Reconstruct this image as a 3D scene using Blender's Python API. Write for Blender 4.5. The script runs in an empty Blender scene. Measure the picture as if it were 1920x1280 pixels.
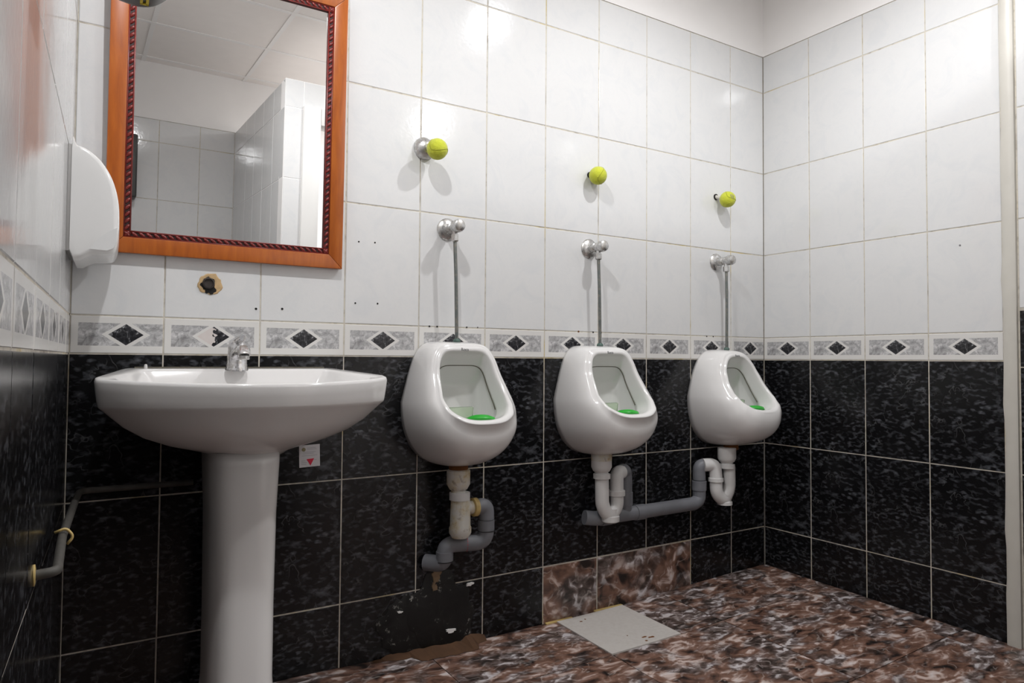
import bpy, bmesh, math, random
from mathutils import Vector, Matrix, Euler
random.seed(7)
S = bpy.context.scene
COL = S.collection

# ------------------------------------------------------------------ camera
cam_d = bpy.data.cameras.new('camera'); cam = bpy.data.objects.new('camera', cam_d); COL.objects.link(cam)
RX = Vector((0.8422, -0.5391, 0.0071)); UP = Vector((-0.0234, -0.0233, 0.9995)); FW = Vector((0.5387, 0.8419, 0.0322))
m = Matrix((RX, UP, -FW)).transposed().to_4x4()
m.translation = Vector((-2.5692, -2.0543, 0.8965))
cam.matrix_world = m
cam_d.sensor_width = 36.0
cam_d.lens = 1322.84 / 1920 * 36.0
cam_d.shift_x = -23.71 / 1920
cam_d.shift_y = -8.24 / 1920
cam_d.clip_start = 0.02
S.camera = cam

# ------------------------------------------------------------------ world, exposure
w = bpy.data.worlds.new('world'); S.world = w; w.use_nodes = True
w.node_tree.nodes['Background'].inputs[0].default_value = (0.9, 0.92, 1, 1)
w.node_tree.nodes['Background'].inputs[1].default_value = 0.02
S.view_settings.view_transform = 'Standard'; S.view_settings.look = 'None'
S.view_settings.gamma = 1; S.view_settings.use_curve_mapping = False
S.view_settings.exposure = 0.03
LAMP_A = (-0.88, -0.94, 2.55); LAMP_B = (-2.20, -0.97, 2.55); LAMP_C = (-0.57, -2.24, 2.50)
POWER_A, POWER_B, POWER_C = 44.0, 44.0, 52.0
LAMP_COL = (0.985, 0.99, 1.0)

# ------------------------------------------------------------------ dimensions (metres)
TW = 0.24
R1, R2, R3, R4, R5 = 1.0, 1.3641, 1.7282, 2.0923, 2.2556
BB, B1, B2 = 0.9039, 0.5398, 0.1757
CEIL = 2.59
XL, SL = -2.578, 0.045             # left wall: x = XL + SL*y
YF = -3.05                          # wall behind the camera
YC, XP = -1.70, -1.684              # cubicle front wall and cubicle side wall
GAP = 0.0030

def floor_z(x, y):
    pts = [(-3.2, .013), (-2.06, .013), (-1.4, -.012), (-0.99, -.012), (0.0, .008), (1, .008)]
    b = 0
    for (x0, b0), (x1, b1) in zip(pts, pts[1:]):
        if x0 <= x <= x1:
            t = (x - x0) / (x1 - x0); t = t * t * (3 - 2 * t); b = b0 + (b1 - b0) * t
    return .0039 + .0107 * x + .022 * max(y, -2.2) + b

# ------------------------------------------------------------------ mesh helpers
def mesh_obj(name, verts, faces, mat, parent=None, smooth=False):
    me = bpy.data.meshes.new(name)
    me.from_pydata([tuple(v) for v in verts], [], faces)
    if smooth:
        for p in me.polygons: p.use_smooth = True
    if mat: me.materials.append(mat)
    me.update()
    o = bpy.data.objects.new(name, me); COL.objects.link(o)
    if parent: o.parent = parent
    return o

def bm_obj(name, bm, mat, parent=None, smooth=False):
    bmesh.ops.recalc_face_normals(bm, faces=bm.faces)
    me = bpy.data.meshes.new(name); bm.to_mesh(me); bm.free()
    if smooth:
        for p in me.polygons: p.use_smooth = True
    if mat: me.materials.append(mat)
    o = bpy.data.objects.new(name, me); COL.objects.link(o)
    if parent: o.parent = parent
    return o

def smooth_angle(o, deg=35):
    me = o.data
    for p in me.polygons: p.use_smooth = True
    bm = bmesh.new(); bm.from_mesh(me)
    for e in bm.edges:
        e.smooth = not (len(e.link_faces) == 2 and e.calc_face_angle(0) > math.radians(deg))
    bm.to_mesh(me); bm.free()
    return o

def link_mesh(name, me, parent=None, loc=(0, 0, 0), rotz=0):
    o = bpy.data.objects.new(name, me); COL.objects.link(o)
    o.location = loc; o.rotation_euler = (0, 0, rotz)
    if parent: o.parent = parent
    return o

def empty(name, loc=(0, 0, 0), rotz=0):
    o = bpy.data.objects.new(name, None); COL.objects.link(o)
    o.location = loc; o.rotation_euler = (0, 0, rotz); o.empty_display_size = 0.05
    return o

def tag(o, label, cat, group=None):
    o['label'] = label; o['category'] = cat
    if group: o['group'] = group
    return o

def struct(o, label=None):
    o['kind'] = 'structure'
    if label: o['label'] = label
    return o

def add_box(bm, lo, hi, bev=0.0, seg=2, rot=None, pivot=None):
    lo, hi = Vector(lo), Vector(hi)
    c = (lo + hi) / 2; s = hi - lo
    r = bmesh.ops.create_cube(bm, size=1.0)
    vs = r['verts']
    for v in vs: v.co = Vector((v.co.x * s.x, v.co.y * s.y, v.co.z * s.z)) + c
    if bev > 0:
        es = list({e for v in vs for e in v.link_edges})
        rr = bmesh.ops.bevel(bm, geom=es, offset=bev, segments=seg, profile=0.5, affect='EDGES')
        vs = list({v for f in rr['faces'] for v in f.verts} | {v for v in vs if v.is_valid})
    if rot is not None:
        p = Vector(pivot) if pivot is not None else c
        for v in vs: v.co = rot @ (v.co - p) + p
    return vs

def box(name, lo, hi, mat, parent=None, bev=0.0, seg=2):
    bm = bmesh.new(); add_box(bm, lo, hi, bev, seg)
    o = bm_obj(name, bm, mat, parent)
    if bev > 0: smooth_angle(o, 40)
    return o

def add_lathe(bm, prof, origin=(0, 0, 0), axis=(0, 0, 1), n=32):
    """prof: list of (radius, height) along axis"""
    ax = Vector(axis).normalized()
    q = Vector((0, 0, 1)).rotation_difference(ax)
    o = Vector(origin); rings = []
    for r, h in prof:
        if r < 1e-6:
            rings.append([bm.verts.new(o + q @ Vector((0, 0, h)))])
        else:
            rings.append([bm.verts.new(o + q @ Vector((r * math.cos(2 * math.pi * i / n), r * math.sin(2 * math.pi * i / n), h))) for i in range(n)])
    for a, b in zip(rings, rings[1:]):
        for i in range(n):
            j = (i + 1) % n
            if len(a) == 1 and len(b) == 1: continue
            if len(a) == 1: bm.faces.new((a[0], b[i], b[j]))
            elif len(b) == 1: bm.faces.new((a[i], a[j], b[0]))
            else: bm.faces.new((a[i], a[j], b[j], b[i]))
    for r in (rings[0], rings[-1]):
        if len(r) > 2:
            bm.faces.new(r)

def lathe(name, prof, origin, axis, mat, parent=None, n=32, ang=35):
    bm = bmesh.new(); add_lathe(bm, prof, origin, axis, n)
    return smooth_angle(bm_obj(name, bm, mat, parent), ang)

def fillet_path(pts, rad, seg=8):
    pts = [Vector(p) for p in pts]
    if len(pts) < 3: return pts
    out = [pts[0]]
    for i in range(1, len(pts) - 1):
        a, b, c = pts[i - 1], pts[i], pts[i + 1]
        r = rad[i - 1] if isinstance(rad, (list, tuple)) else rad
        d1 = (a - b); d2 = (c - b)
        l = min(r, d1.length * .49, d2.length * .49)
        p0 = b + d1.normalized() * l; p1 = b + d2.normalized() * l
        for k in range(seg + 1):
            t = k / seg
            out.append(p0 * (1 - t) ** 2 + b * 2 * t * (1 - t) + p1 * t * t)
    out.append(pts[-1])
    return out

def add_tube(bm, pts, r, fil=0.0, n=20, cap=True, seg=8):
    P = fillet_path(pts, fil, seg) if fil else [Vector(p) for p in pts]
    rings = []; prev = None
    for i, p in enumerate(P):
        t = (P[min(i + 1, len(P) - 1)] - P[max(i - 1, 0)]).normalized()
        if prev is None:
            ref = Vector((0, 0, 1)) if abs(t.z) < .9 else Vector((1, 0, 0))
            u = t.cross(ref).normalized()
        else:
            u = (prev - t * prev.dot(t)).normalized()
        prev = u; v = t.cross(u)
        rr = r[i] if isinstance(r, (list, tuple)) else r
        rings.append([bm.verts.new(p + (u * math.cos(2 * math.pi * k / n) + v * math.sin(2 * math.pi * k / n)) * rr) for k in range(n)])
    for a, b in zip(rings, rings[1:]):
        for k in range(n):
            bm.faces.new((a[k], a[(k + 1) % n], b[(k + 1) % n], b[k]))
    if cap:
        bm.faces.new(rings[0]); bm.faces.new(rings[-1])

def tube(name, pts, r, mat, parent=None, fil=0.0, n=20, seg=8):
    bm = bmesh.new(); add_tube(bm, pts, r, fil, n, True, seg)
    return smooth_angle(bm_obj(name, bm, mat, parent), 40)

def loft(rings, close_first=False, close_last=False):
    verts = []; faces = []; n = len(rings[0])
    for r in rings: verts += [tuple(v) for v in r]
    for i in range(len(rings) - 1):
        for k in range(n):
            k2 = (k + 1) % n
            faces.append((i * n + k, i * n + k2, (i + 1) * n + k2, (i + 1) * n + k))
    if close_first: faces.append(tuple(range(n)))
    if close_last: faces.append(tuple((len(rings) - 1) * n + k for k in range(n)))
    return verts, faces

def loft_obj(name, rings, mat, parent=None, c0=False, c1=False, ang=None):
    v, f = loft(rings, c0, c1)
    o = mesh_obj(name, v, f, mat, parent)
    bm = bmesh.new(); bm.from_mesh(o.data); bmesh.ops.recalc_face_normals(bm, faces=bm.faces); bm.to_mesh(o.data); bm.free()
    if ang is None:
        for p in o.data.polygons: p.use_smooth = True
    else: smooth_angle(o, ang)
    return o

def catmull(pts, per=6, closed=True):
    pts = [Vector(p) for p in pts]; n = len(pts); out = []
    for i in range(n if closed else n - 1):
        p0, p1, p2, p3 = pts[(i - 1) % n], pts[i], pts[(i + 1) % n], pts[(i + 2) % n]
        for k in range(per):
            t = k / per
            out.append(.5 * ((2 * p1) + (-p0 + p2) * t + (2 * p0 - 5 * p1 + 4 * p2 - p3) * t * t + (-p0 + 3 * p1 - 3 * p2 + p3) * t ** 3))
    return out

# ------------------------------------------------------------------ material helpers
class NT:
    def __init__(s, name):
        s.m = bpy.data.materials.new(name); s.m.use_nodes = True
        s.t = s.m.node_tree; s.b = s.t.nodes['Principled BSDF']
    def n(s, kind, **kw):
        nd = s.t.nodes.new(kind)
        for k, v in kw.items():
            if k.startswith('i_'):
                key = k[2:]; key = int(key) if key.isdigit() else key
                nd.inputs[key].default_value = v
            else: setattr(nd, k, v)
        return nd
    def l(s, a, b): s.t.links.new(a, b)
    def math(s, op, a, b=None, clamp=False):
        nd = s.t.nodes.new('ShaderNodeMath'); nd.operation = op; nd.use_clamp = clamp
        for i, x in enumerate((a, b)):
            if x is None: continue
            if isinstance(x, (int, float)): nd.inputs[i].default_value = x
            else: s.l(x, nd.inputs[i])
        return nd.outputs[0]
    def ramp(s, fac, stops, interp='LINEAR'):
        r = s.t.nodes.new('ShaderNodeValToRGB'); r.color_ramp.interpolation = interp
        e = r.color_ramp.elements
        while len(e) < len(stops): e.new(0.5)
        for el, (p, c) in zip(e, stops):
            el.position = p; el.color = (c[0], c[1], c[2], 1) if not isinstance(c, (int, float)) else (c, c, c, 1)
        s.l(fac, r.inputs[0]); return r.outputs[0]
    def mix(s, fac, a, b, blend='MIX'):
        nd = s.t.nodes.new('ShaderNodeMix'); nd.data_type = 'RGBA'; nd.blend_type = blend
        if isinstance(fac, (int, float)): nd.inputs[0].default_value = fac
        else: s.l(fac, nd.inputs[0])
        for i, x in ((6, a), (7, b)):
            if isinstance(x, tuple): nd.inputs[i].default_value = (x[0], x[1], x[2], 1)
            else: s.l(x, nd.inputs[i])
        return nd.outputs[2]
    def noise(s, vec, scale, detail=3, rough=.5, dist=0.0):
        nd = s.n('ShaderNodeTexNoise'); nd.inputs['Scale'].default_value = scale
        nd.inputs['Detail'].default_value = detail; nd.inputs['Roughness'].default_value = rough
        nd.inputs['Distortion'].default_value = dist
        s.l(vec, nd.inputs['Vector']); return nd.outputs[0]
    def bump(s, h, strength, dist=0.001):
        nd = s.n('ShaderNodeBump'); nd.inputs['Strength'].default_value = strength; nd.inputs['Distance'].default_value = dist
        s.l(h, nd.inputs['Height']); s.l(nd.outputs[0], s.b.inputs['Normal']); return nd
    def coord(s, rnd=0.0, steps=0):
        tc = s.n('ShaderNodeTexCoord')
        if not rnd: return tc.outputs['Object']
        oi = s.n('ShaderNodeObjectInfo')
        r = oi.outputs['Random']
        if steps: r = s.math('FLOOR', s.math('MULTIPLY', r, steps))
        cb = s.n('ShaderNodeCombineXYZ')
        for i in range(3): s.l(s.math('MULTIPLY', r, rnd * (1 + i * .37)), cb.inputs[i])
        va = s.n('ShaderNodeVectorMath'); va.operation = 'ADD'
        s.l(tc.outputs['Object'], va.inputs[0]); s.l(cb.outputs[0], va.inputs[1])
        return va.outputs[0]
    def set(s, **kw):
        for k, v in kw.items():
            k = k.replace('_', ' ')
            s.b.inputs[k].default_value = (v[0], v[1], v[2], 1) if isinstance(v, tuple) else v
        return s

def plain(name, col, rough=.5, metal=0.0, spec=.5, mottling=0.0, scale=30, bump=0.0):
    N = NT(name); N.set(Roughness=rough, Metallic=metal); N.b.inputs['Specular IOR Level'].default_value = spec
    if mottling:
        f = N.noise(N.coord(), scale, 4)
        c = N.mix(f, tuple(max(0, x * (1 - mottling)) for x in col), tuple(min(1, x * (1 + mottling)) for x in col))
        N.l(c, N.b.inputs['Base Color'])
        if bump: N.bump(f, bump)
    else: N.set(Base_Color=col)
    return N.m

def mat_white_tile():
    N = NT('white_ceramic_tile'); v = N.coord(3.0)
    a = N.noise(v, 9, 6, .65, 1.2); b = N.noise(v, 60, 3)
    c = N.ramp(a, [(.35, (.695, .70, .705)), (.52, (.73, .728, .724)), (.7, (.71, .712, .715))])
    c = N.mix(N.math('MULTIPLY', b, .07), c, (.62, .64, .67))
    N.l(c, N.b.inputs['Base Color']); N.set(Roughness=.10)
    h = N.math('ADD', N.math('MULTIPLY', N.noise(v, 7, 1), 1.3), N.math('MULTIPLY', N.noise(v, 75, 3), .34))
    N.bump(h, .5, .0012)
    return N.m

def mat_black_tile():
    N = NT('black_marbled_tile'); v = N.coord(1.7, 3)
    mp = N.n('ShaderNodeMapping'); mp.inputs['Rotation'].default_value = (0, .6, 0); mp.inputs['Scale'].default_value = (1.0, 1.0, 1.9)
    N.l(v, mp.inputs['Vector']); u = mp.outputs[0]
    blot = N.ramp(N.noise(u, 48, 2, .4, .1), [(.50, 0.0), (.60, .35), (.76, 1.0)])
    mod = N.ramp(N.noise(v, 17, 2), [(.36, .25), (.62, 1.0)])
    w1 = N.noise(v, 12, 3, .55, .4)
    vein = N.ramp(N.math('ABSOLUTE', N.math('SUBTRACT', w1, .5)), [(0.0, 1.0), (.010, 0.0)])
    vein = N.math('MULTIPLY', vein, N.ramp(N.noise(v, 14, 2), [(.48, 0.0), (.6, 1.0)]))
    c = N.mix(N.math('MULTIPLY', blot, mod), (.006, .006, .0068), (.115, .12, .135))
    c = N.mix(N.math('MULTIPLY', vein, .6), c, (.13, .132, .138))
    N.l(c, N.b.inputs['Base Color']); N.set(Roughness=.2); N.b.inputs['Specular IOR Level'].default_value = .35
    N.bump(N.noise(v, 9, 2), .35, .001)
    return N.m

def mat_brown_marble(name='brown_marbled_stone', rnd=2.3, sc=1.0):
    N = NT(name); v = N.coord(rnd)
    mp = N.n('ShaderNodeMapping'); mp.inputs['Scale'].default_value = (1.0, 1.7, 1.2); mp.inputs['Rotation'].default_value = (0, 0, .5)
    N.l(v, mp.inputs['Vector']); u = mp.outputs[0]
    a = N.noise(u, 15 * sc, 3, .5, .6); b = N.noise(u, 6 * sc, 2, .5, .5); g = N.noise(u, 24 * sc, 3, .5, .6)
    c = N.ramp(a, [(.33, (.016, .012, .011)), (.41, (.078, .043, .033)), (.49, (.150, .080, .056)), (.57, (.215, .125, .094)), (.64, (.50, .39, .35)), (.74, (.62, .57, .56))])
    c2 = N.ramp(g, [(.34, (.018, .015, .014)), (.46, (.075, .056, .050)), (.55, (.18, .145, .14)), (.64, (.56, .53, .54))])
    c = N.mix(N.ramp(b, [(.48, 0.0), (.58, .9)]), c, c2)
    wv = N.noise(u, 12 * sc, 2, .5, .5)
    vein = N.ramp(N.math('ABSOLUTE', N.math('SUBTRACT', wv, .5)), [(0, 1.0), (.03, 0.0)])
    vein = N.math('MULTIPLY', vein, N.ramp(N.noise(u, 20, 2), [(.42, 0.0), (.6, 1.0)]))
    c = N.mix(N.math('MULTIPLY', vein, .5), c, (.50, .44, .41))
    c = N.mix(1.0, c, (1.28, 1.28, 1.28), 'MULTIPLY')
    N.l(c, N.b.inputs['Base Color']); N.set(Roughness=.3)
    N.bump(g, .15, .0008)
    return N.m

def mat_border(chipped=False):
    """printed border tile: grey marbled panel, white bands, dark diamond; local x 0..TW, z 0..BH"""
    N = NT('border_tile_print' + ('_worn' if chipped else '')); 
    tc = N.n('ShaderNodeTexCoord'); sp = N.n('ShaderNodeSeparateXYZ'); N.l(tc.outputs['Object'], sp.inputs[0])
    x, z = sp.outputs[0], sp.outputs[2]; v = tc.outputs['Object']
    ax = N.math('ABSOLUTE', N.math('SUBTRACT', x, TW * .5)); az = N.math('ABSOLUTE', N.math('SUBTRACT', z, .0475))
    panel = N.math('MULTIPLY', N.math('LESS_THAN', ax, .1035), N.math('LESS_THAN', az, .0285))
    dd = N.math('ADD', N.math('DIVIDE', ax, .0395), N.math('DIVIDE', az, .027))
    diam = N.math('LESS_THAN', dd, 1.0); ring = N.math('LESS_THAN', dd, 1.36)
    a = N.noise(v, 55, 5, .6, 1.2); b = N.noise(v, 24, 3, .5, 2.0)
    grey = N.ramp(a, [(.33, (.30, .295, .295)), (.5, (.46, .455, .46)), (.68, (.70, .69, .69))])
    crack = N.ramp(N.math('ABSOLUTE', N.math('SUBTRACT', b, .5)), [(0, 1.0), (.018, 0.0)])
    grey = N.mix(N.math('MULTIPLY', crack, .6), grey, (.14, .14, .145))
    dk = N.ramp(a, [(.45, (.012, .012, .015)), (.56, (.05, .05, .055)), (.68, (.42, .42, .43))])
    white = (.74, .725, .70)
    c = N.mix(panel, white, grey); c = N.mix(ring, c, white); c = N.mix(diam, c, dk)
    if chipped:
        wob = N.math('ADD', x, N.math('MULTIPLY', N.math('SUBTRACT', N.noise(v, 70, 3), .5), .05))
        gone = N.math('MULTIPLY', N.math('LESS_THAN', wob, .121), N.math('LESS_THAN', dd, 1.05))
        c = N.mix(gone, c, N.mix(N.math('MULTIPLY', N.noise(v, 40, 4), .6), (.74, .71, .69), (.62, .50, .46)))
    N.l(c, N.b.inputs['Base Color']); N.set(Roughness=.2)
    N.bump(N.math('SUBTRACT', N.math('SUBTRACT', 1.0, panel), N.math('MULTIPLY', N.math('SUBTRACT', ring, diam), -.8)), .35, .0012)
    return N.m

def mat_grout():
    N = NT('stained_grout'); tc = N.n('ShaderNodeTexCoord'); v = tc.outputs['Object']
    a = N.noise(v, 4, 4, .7); b = N.noise(v, 45, 3)
    c = N.ramp(a, [(.30, (.36, .32, .27)), (.46, (.60, .56, .49)), (.58, (.62, .57, .47)), (.68, (.56, .44, .18)), (.8, (.46, .34, .07))])
    c = N.mix(N.ramp(b, [(.3, .4), (.5, 0.0)]), c, (.14, .11, .08))
    N.l(c, N.b.inputs['Base Color']); N.set(Roughness=.9); N.bump(b, .5)
    return N.m

def mat_porcelain(name='white_vitreous_china', stain=0.0):
    N = NT(name); v = N.coord()
    a = N.noise(v, 6, 4)
    c = N.mix(a, (.78, .765, .755), (.84, .83, .82))
    N.l(c, N.b.inputs['Base Color']); N.set(Roughness=.12); N.b.inputs['Coat Weight'].default_value = .25; N.b.inputs['Coat Roughness'].default_value = .05
    return N.m

def mat_plastic_stained():
    N = NT('stained_white_plastic'); v = N.coord()
    a = N.noise(v, 22, 5, .65); b = N.noise(v, 60, 3)
    c = N.ramp(a, [(.42, (.70, .68, .63)), (.56, (.66, .60, .46)), (.66, (.48, .33, .10)), (.78, (.20, .09, .03))])
    c = N.mix(N.ramp(b, [(.28, .5), (.42, 0.0)]), c, (.16, .09, .04))
    N.l(c, N.b.inputs['Base Color']); N.set(Roughness=.38)
    return N.m

def mat_wood():
    N = NT('orange_varnished_wood'); tc = N.n('ShaderNodeTexCoord')
    mp = N.n('ShaderNodeMapping'); mp.inputs['Scale'].default_value = (1, 1, .12); N.l(tc.outputs['Object'], mp.inputs['Vector'])
    a = N.noise(mp.outputs[0], 60, 5, .6, .5)
    c = N.ramp(a, [(.3, (.32, .072, .009)), (.55, (.42, .105, .012)), (.75, (.48, .135, .018))])
    N.l(c, N.b.inputs['Base Color']); N.set(Roughness=.3)
    return N.m

def mat_felt():
    N = NT('tennis_ball_felt'); v = N.coord()
    a = N.noise(v, 160, 3); b = N.noise(v, 18, 3)
    c = N.mix(b, (.44, .48, .025), (.60, .63, .045))
    N.l(c, N.b.inputs['Base Color']); N.set(Roughness=.95); N.b.inputs['Sheen Weight'].default_value = .3
    N.bump(a, .8, .002)
    return N.m

def mat_chrome(name, col, rough):
    N = NT(name); v = N.coord(); a = N.noise(v, 70, 4, .6)
    c = N.mix(N.ramp(a, [(.45, 0.0), (.7, .7)]), col, (.40, .36, .30))
    N.l(c, N.b.inputs['Base Color']); N.set(Metallic=.9)
    N.l(N.ramp(a, [(.4, rough), (.7, min(1, rough + .3))]), N.b.inputs['Roughness'])
    return N.m

def mat_glass_plastic(name, col, alpha_rough=.25):
    N = NT(name); N.set(Base_Color=col, Roughness=alpha_rough); N.b.inputs['Transmission Weight'].default_value = .85; N.b.inputs['IOR'].default_value = 1.35
    return N.m

def mat_patch():
    N = NT('cracked_dark_mortar'); tc = N.n('ShaderNodeTexCoord'); v = tc.outputs['Object']
    a = N.noise(v, 16, 5, .65, .8); b = N.noise(v, 48, 4, .7); g = N.noise(v, 5, 2)
    c = N.ramp(a, [(.35, (.0025, .0025, .0025)), (.58, (.006, .006, .006)), (.75, (.028, .028, .027))])
    sp = N.math('MULTIPLY', N.ramp(b, [(.60, 0.0), (.68, 1.0)]), N.ramp(g, [(.40, 0.0), (.52, 1.0)]))
    c = N.mix(sp, c, (.40, .39, .36))
    N.l(c, N.b.inputs['Base Color']); N.set(Roughness=.55); N.bump(a, .8, .003)
    return N.m

M = dict(
    white=mat_white_tile(), black=mat_black_tile(), border=mat_border(), border_worn=mat_border(True), grout=mat_grout(),
    brown=mat_brown_marble(), china=mat_porcelain(), pstain=mat_plastic_stained(), wood=mat_wood(), felt=mat_felt(),
    chrome=mat_chrome('worn_chrome', (.62, .62, .62), .22), chrome_new=mat_chrome('bright_chrome', (.8, .8, .82), .1),
    plaster=plain('painted_plaster', (.89, .87, .855), .85, mottling=.03, scale=8),
    ceiling=plain('ceiling_panel_white', (.90, .855, .82), .9, mottling=.03, scale=12),
    tbar=plain('ceiling_bar_white', (.88, .86, .84), .5),
    floor_grout=plain('dark_floor_grout', (.06, .045, .035), .9, mottling=.4, scale=40),
    pvc=plain('white_pvc_plastic', (.74, .73, .72), .35, mottling=.04), grey=plain('grey_pvc_pipe', (.19, .195, .215), .42, mottling=.15, scale=25),
    greyband=plain('dark_joint_ring', (.02, .02, .022), .5), redink=plain('red_ink', (.45, .05, .07), .6),
    yellowpl=plain('yellowed_plastic', (.60, .44, .17), .4, mottling=.25, scale=50),
    pipe_metal=mat_chrome('dull_flush_pipe', (.20, .22, .215), .35),
    rust=plain('rust', (.20, .075, .02), .9, mottling=.5, scale=60, bump=.6),
    dark=plain('dark_void', (.010, .009, .008), .9), mark=plain('grey_print', (.16, .16, .17), .6),
    dryer=plain('white_enamel', (.80, .795, .785), .16), dryer2=plain('white_enamel_front', (.78, .78, .775), .22),
    seam=plain('grey_seam_plate', (.40, .39, .38), .6),  # plain grey of the dryer's back plate, visible as a thin seam
    disp=plain('dark_grey_plastic', (.045, .045, .042), .35), yellow=plain('yellow_print', (.75, .58, .02), .5),
    carve=plain('dark_red_carved_wood', (.19, .022, .018), .3, mottling=.5, scale=90), carvebase=plain('blackened_wood_groove', (.025, .006, .006), .5),
    wall_frame=plain('frame_back', (.16, .06, .015), .6),
    cover=None, green=plain('bright_green_plastic', (.02, .42, .03), .35), clear=mat_glass_plastic('clear_pale_green_plastic', (.80, .90, .74)),
    grime=plain('dark_grime', (.13, .115, .085), .8, mottling=.4, scale=60),
    cement=plain('beige_cement', (.26, .18, .11), .9, mottling=.35, scale=40, bump=.6), patch=mat_patch(),
    ochre=plain('ochre_floor_mortar', (.10, .048, .022), .85, mottling=.3, scale=30, bump=.4),
    paper=plain('white_sticker_paper', (.62, .60, .61), .6), red=plain('red_print', (.62, .012, .05), .55),
    post=plain('cream_gloss_paint', (.60, .575, .52), .4, mottling=.06, scale=20), door=plain('white_door_paint', (.75, .74, .72), .4),
    hole_rim=plain('broken_ceramic_body', (.55, .38, .20), .9, mottling=.35, scale=90, bump=.7),
    shaded_pipe=plain('shade_darkened_pipe', (.075, .07, .062), .6, mottling=.4, scale=30),  # supply pipe grey, darkened in the colour to stand for the sink's shade
    verdigris=plain('greenish_pipe', (.07, .12, .10), .5, mottling=.3, scale=40),
)
_g = NT('mirror_glass'); _g.set(Base_Color=(.97, .97, .965), Metallic=1.0, Roughness=.004); M['mirror'] = _g.m
def _cover():
    N = NT('rust_spotted_white_plate'); v = N.coord()
    a = N.noise(v, 13, 5, .6); b = N.noise(v, 70, 3)
    c = N.mix(N.ramp(b, [(.35, .25), (.6, 0.0)]), (.66, .625, .59), (.54, .49, .45))
    c = N.mix(N.ramp(a, [(.70, 0.0), (.74, 1.0)]), c, (.24, .11, .03))
    N.l(c, N.b.inputs['Base Color']); N.set(Roughness=.5); return N.m
M['cover'] = _cover()

# ------------------------------------------------------------------ tiled walls
_tile_cache = {}
def tile_mesh(wd, ht, mat, th=.009, bev=.0016):
    key = (round(wd, 4), round(ht, 4), mat.name)
    if key in _tile_cache: return _tile_cache[key]
    v = []
    for (ins, y) in ((0, th), (0, bev), (bev, 0)):
        v += [(ins, y, ins), (wd - ins, y, ins), (wd - ins, y, ht - ins), (ins, y, ht - ins)]
    f = [(8, 9, 10, 11)]
    for a in (0, 4):
        for k in range(4):
            f.append((a + k, a + (k + 1) % 4, a + 4 + (k + 1) % 4, a + 4 + k))
    me = bpy.data.meshes.new('tile'); me.from_pydata(v, [], f); me.materials.append(mat)
    bm = bmesh.new(); bm.from_mesh(me); bmesh.ops.recalc_face_normals(bm, faces=bm.faces)
    bm.normal_update(); bm.to_mesh(me); bm.free()
    if me.polygons[0].normal.y > 0: me.flip_normals()
    _tile_cache[key] = me
    return me

def tiled_wall(name, origin, rotz, length, cols, rows, top=CEIL, bottom=-.10, label=None, thick=.06, skip=None, plaster_from=R5, worn=None):
    """local x along the wall, faces local -y. cols: x edges, rows: list of (z0, z1, kind)"""
    root = box(name, (0, .0013, bottom), (length, thick, plaster_from), M['grout'])
    root.location = origin; root.rotation_euler = (0, 0, rotz); struct(root, label)
    if top > plaster_from + .001:
        box('plaster_band', (0, -.002, plaster_from + .0005), (length, thick, top), M['plaster'], root)
    g = GAP / 2
    for ci, (a, b) in enumerate(zip(cols, cols[1:])):
        for (z0, z1, kind) in rows:
            if skip and skip(a, b, z0, z1): continue
            mt = M[kind]
            if worn and worn(ci, kind): mt = M['border_worn']
            me = tile_mesh(b - a - 2 * g, z1 - z0 - 2 * g, mt)
            o = link_mesh('border_tile' if kind == 'border' else 'wall_tile', me, root, (a + g, random.uniform(-.0002, .0002), z0 + g))
            o.rotation_euler = (random.uniform(-.0012, .0012), 0, random.uniform(-.0014, .0014))
    return root

RT = 2.235
ROWS = [(-.09, B2, 'black'), (B2, B1, 'black'), (B1, BB, 'black'), (BB, R1, 'border'), (R1, R2, 'white'), (R2, R3, 'white'), (R3, R4, 'white'), (R4, R5, 'white')]

ROWS_F = ROWS[:-1] + [(R4, RT, 'white')]
# back wall: local x 0 at left corner XL
bx = [-0.2117 - TW * k for k in range(9, -1, -1)]
cols = [0] + [x - XL for x in bx] + [-XL]
def skip_back(a, b, z0, z1):
    c = (a + b) / 2 + XL
    return z1 == B2 and -1.18 < c < -.45           # brown marble pieces stand here
wall_back = tiled_wall('wall_back', (XL, 0, 0), 0, -XL, cols, ROWS, label='back wall with white tiles, patterned border and black tiles', skip=skip_back,
                       worn=lambda ci, k: k == 'border' and ci == 1)
for (a, b) in ((-1.1717, -.9317), (-.9317, -.4517)):
    me = tile_mesh(b - a - GAP * 1.3, B2 + .09 - GAP, M['brown'])
    o = link_mesh('brown_marble_tile', me, wall_back, (a - XL + GAP * .65, 0, -.09))
# right wall
rc = [0, .2311, .4711, .7111, .9533]
wall_right = tiled_wall('wall_right', (0, 0, 0), -math.pi / 2, 1.70, rc, ROWS, label='right wall with white tiles, patterned border and black tiles')
rows_b = [(-.09, B2, 'black'), (B2, B1, 'black'), (B1, BB - .02, 'black'), (BB - .02, 1.068, 'black'), (1.074, R2, 'white'), (R2, R3, 'white'), (R3, R4, 'white'), (R4, R5, 'white')]
g = GAP / 2
rcb = [.999, 1.19, 1.43, 1.70]
for a, b in zip(rcb, rcb[1:]):
    for z0, z1, kind in rows_b:
        link_mesh('wall_tile', tile_mesh(b - a - 2 * g, z1 - z0 - 2 * g, M[kind]), wall_right, (a + g, 0, z0 + g))
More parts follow.
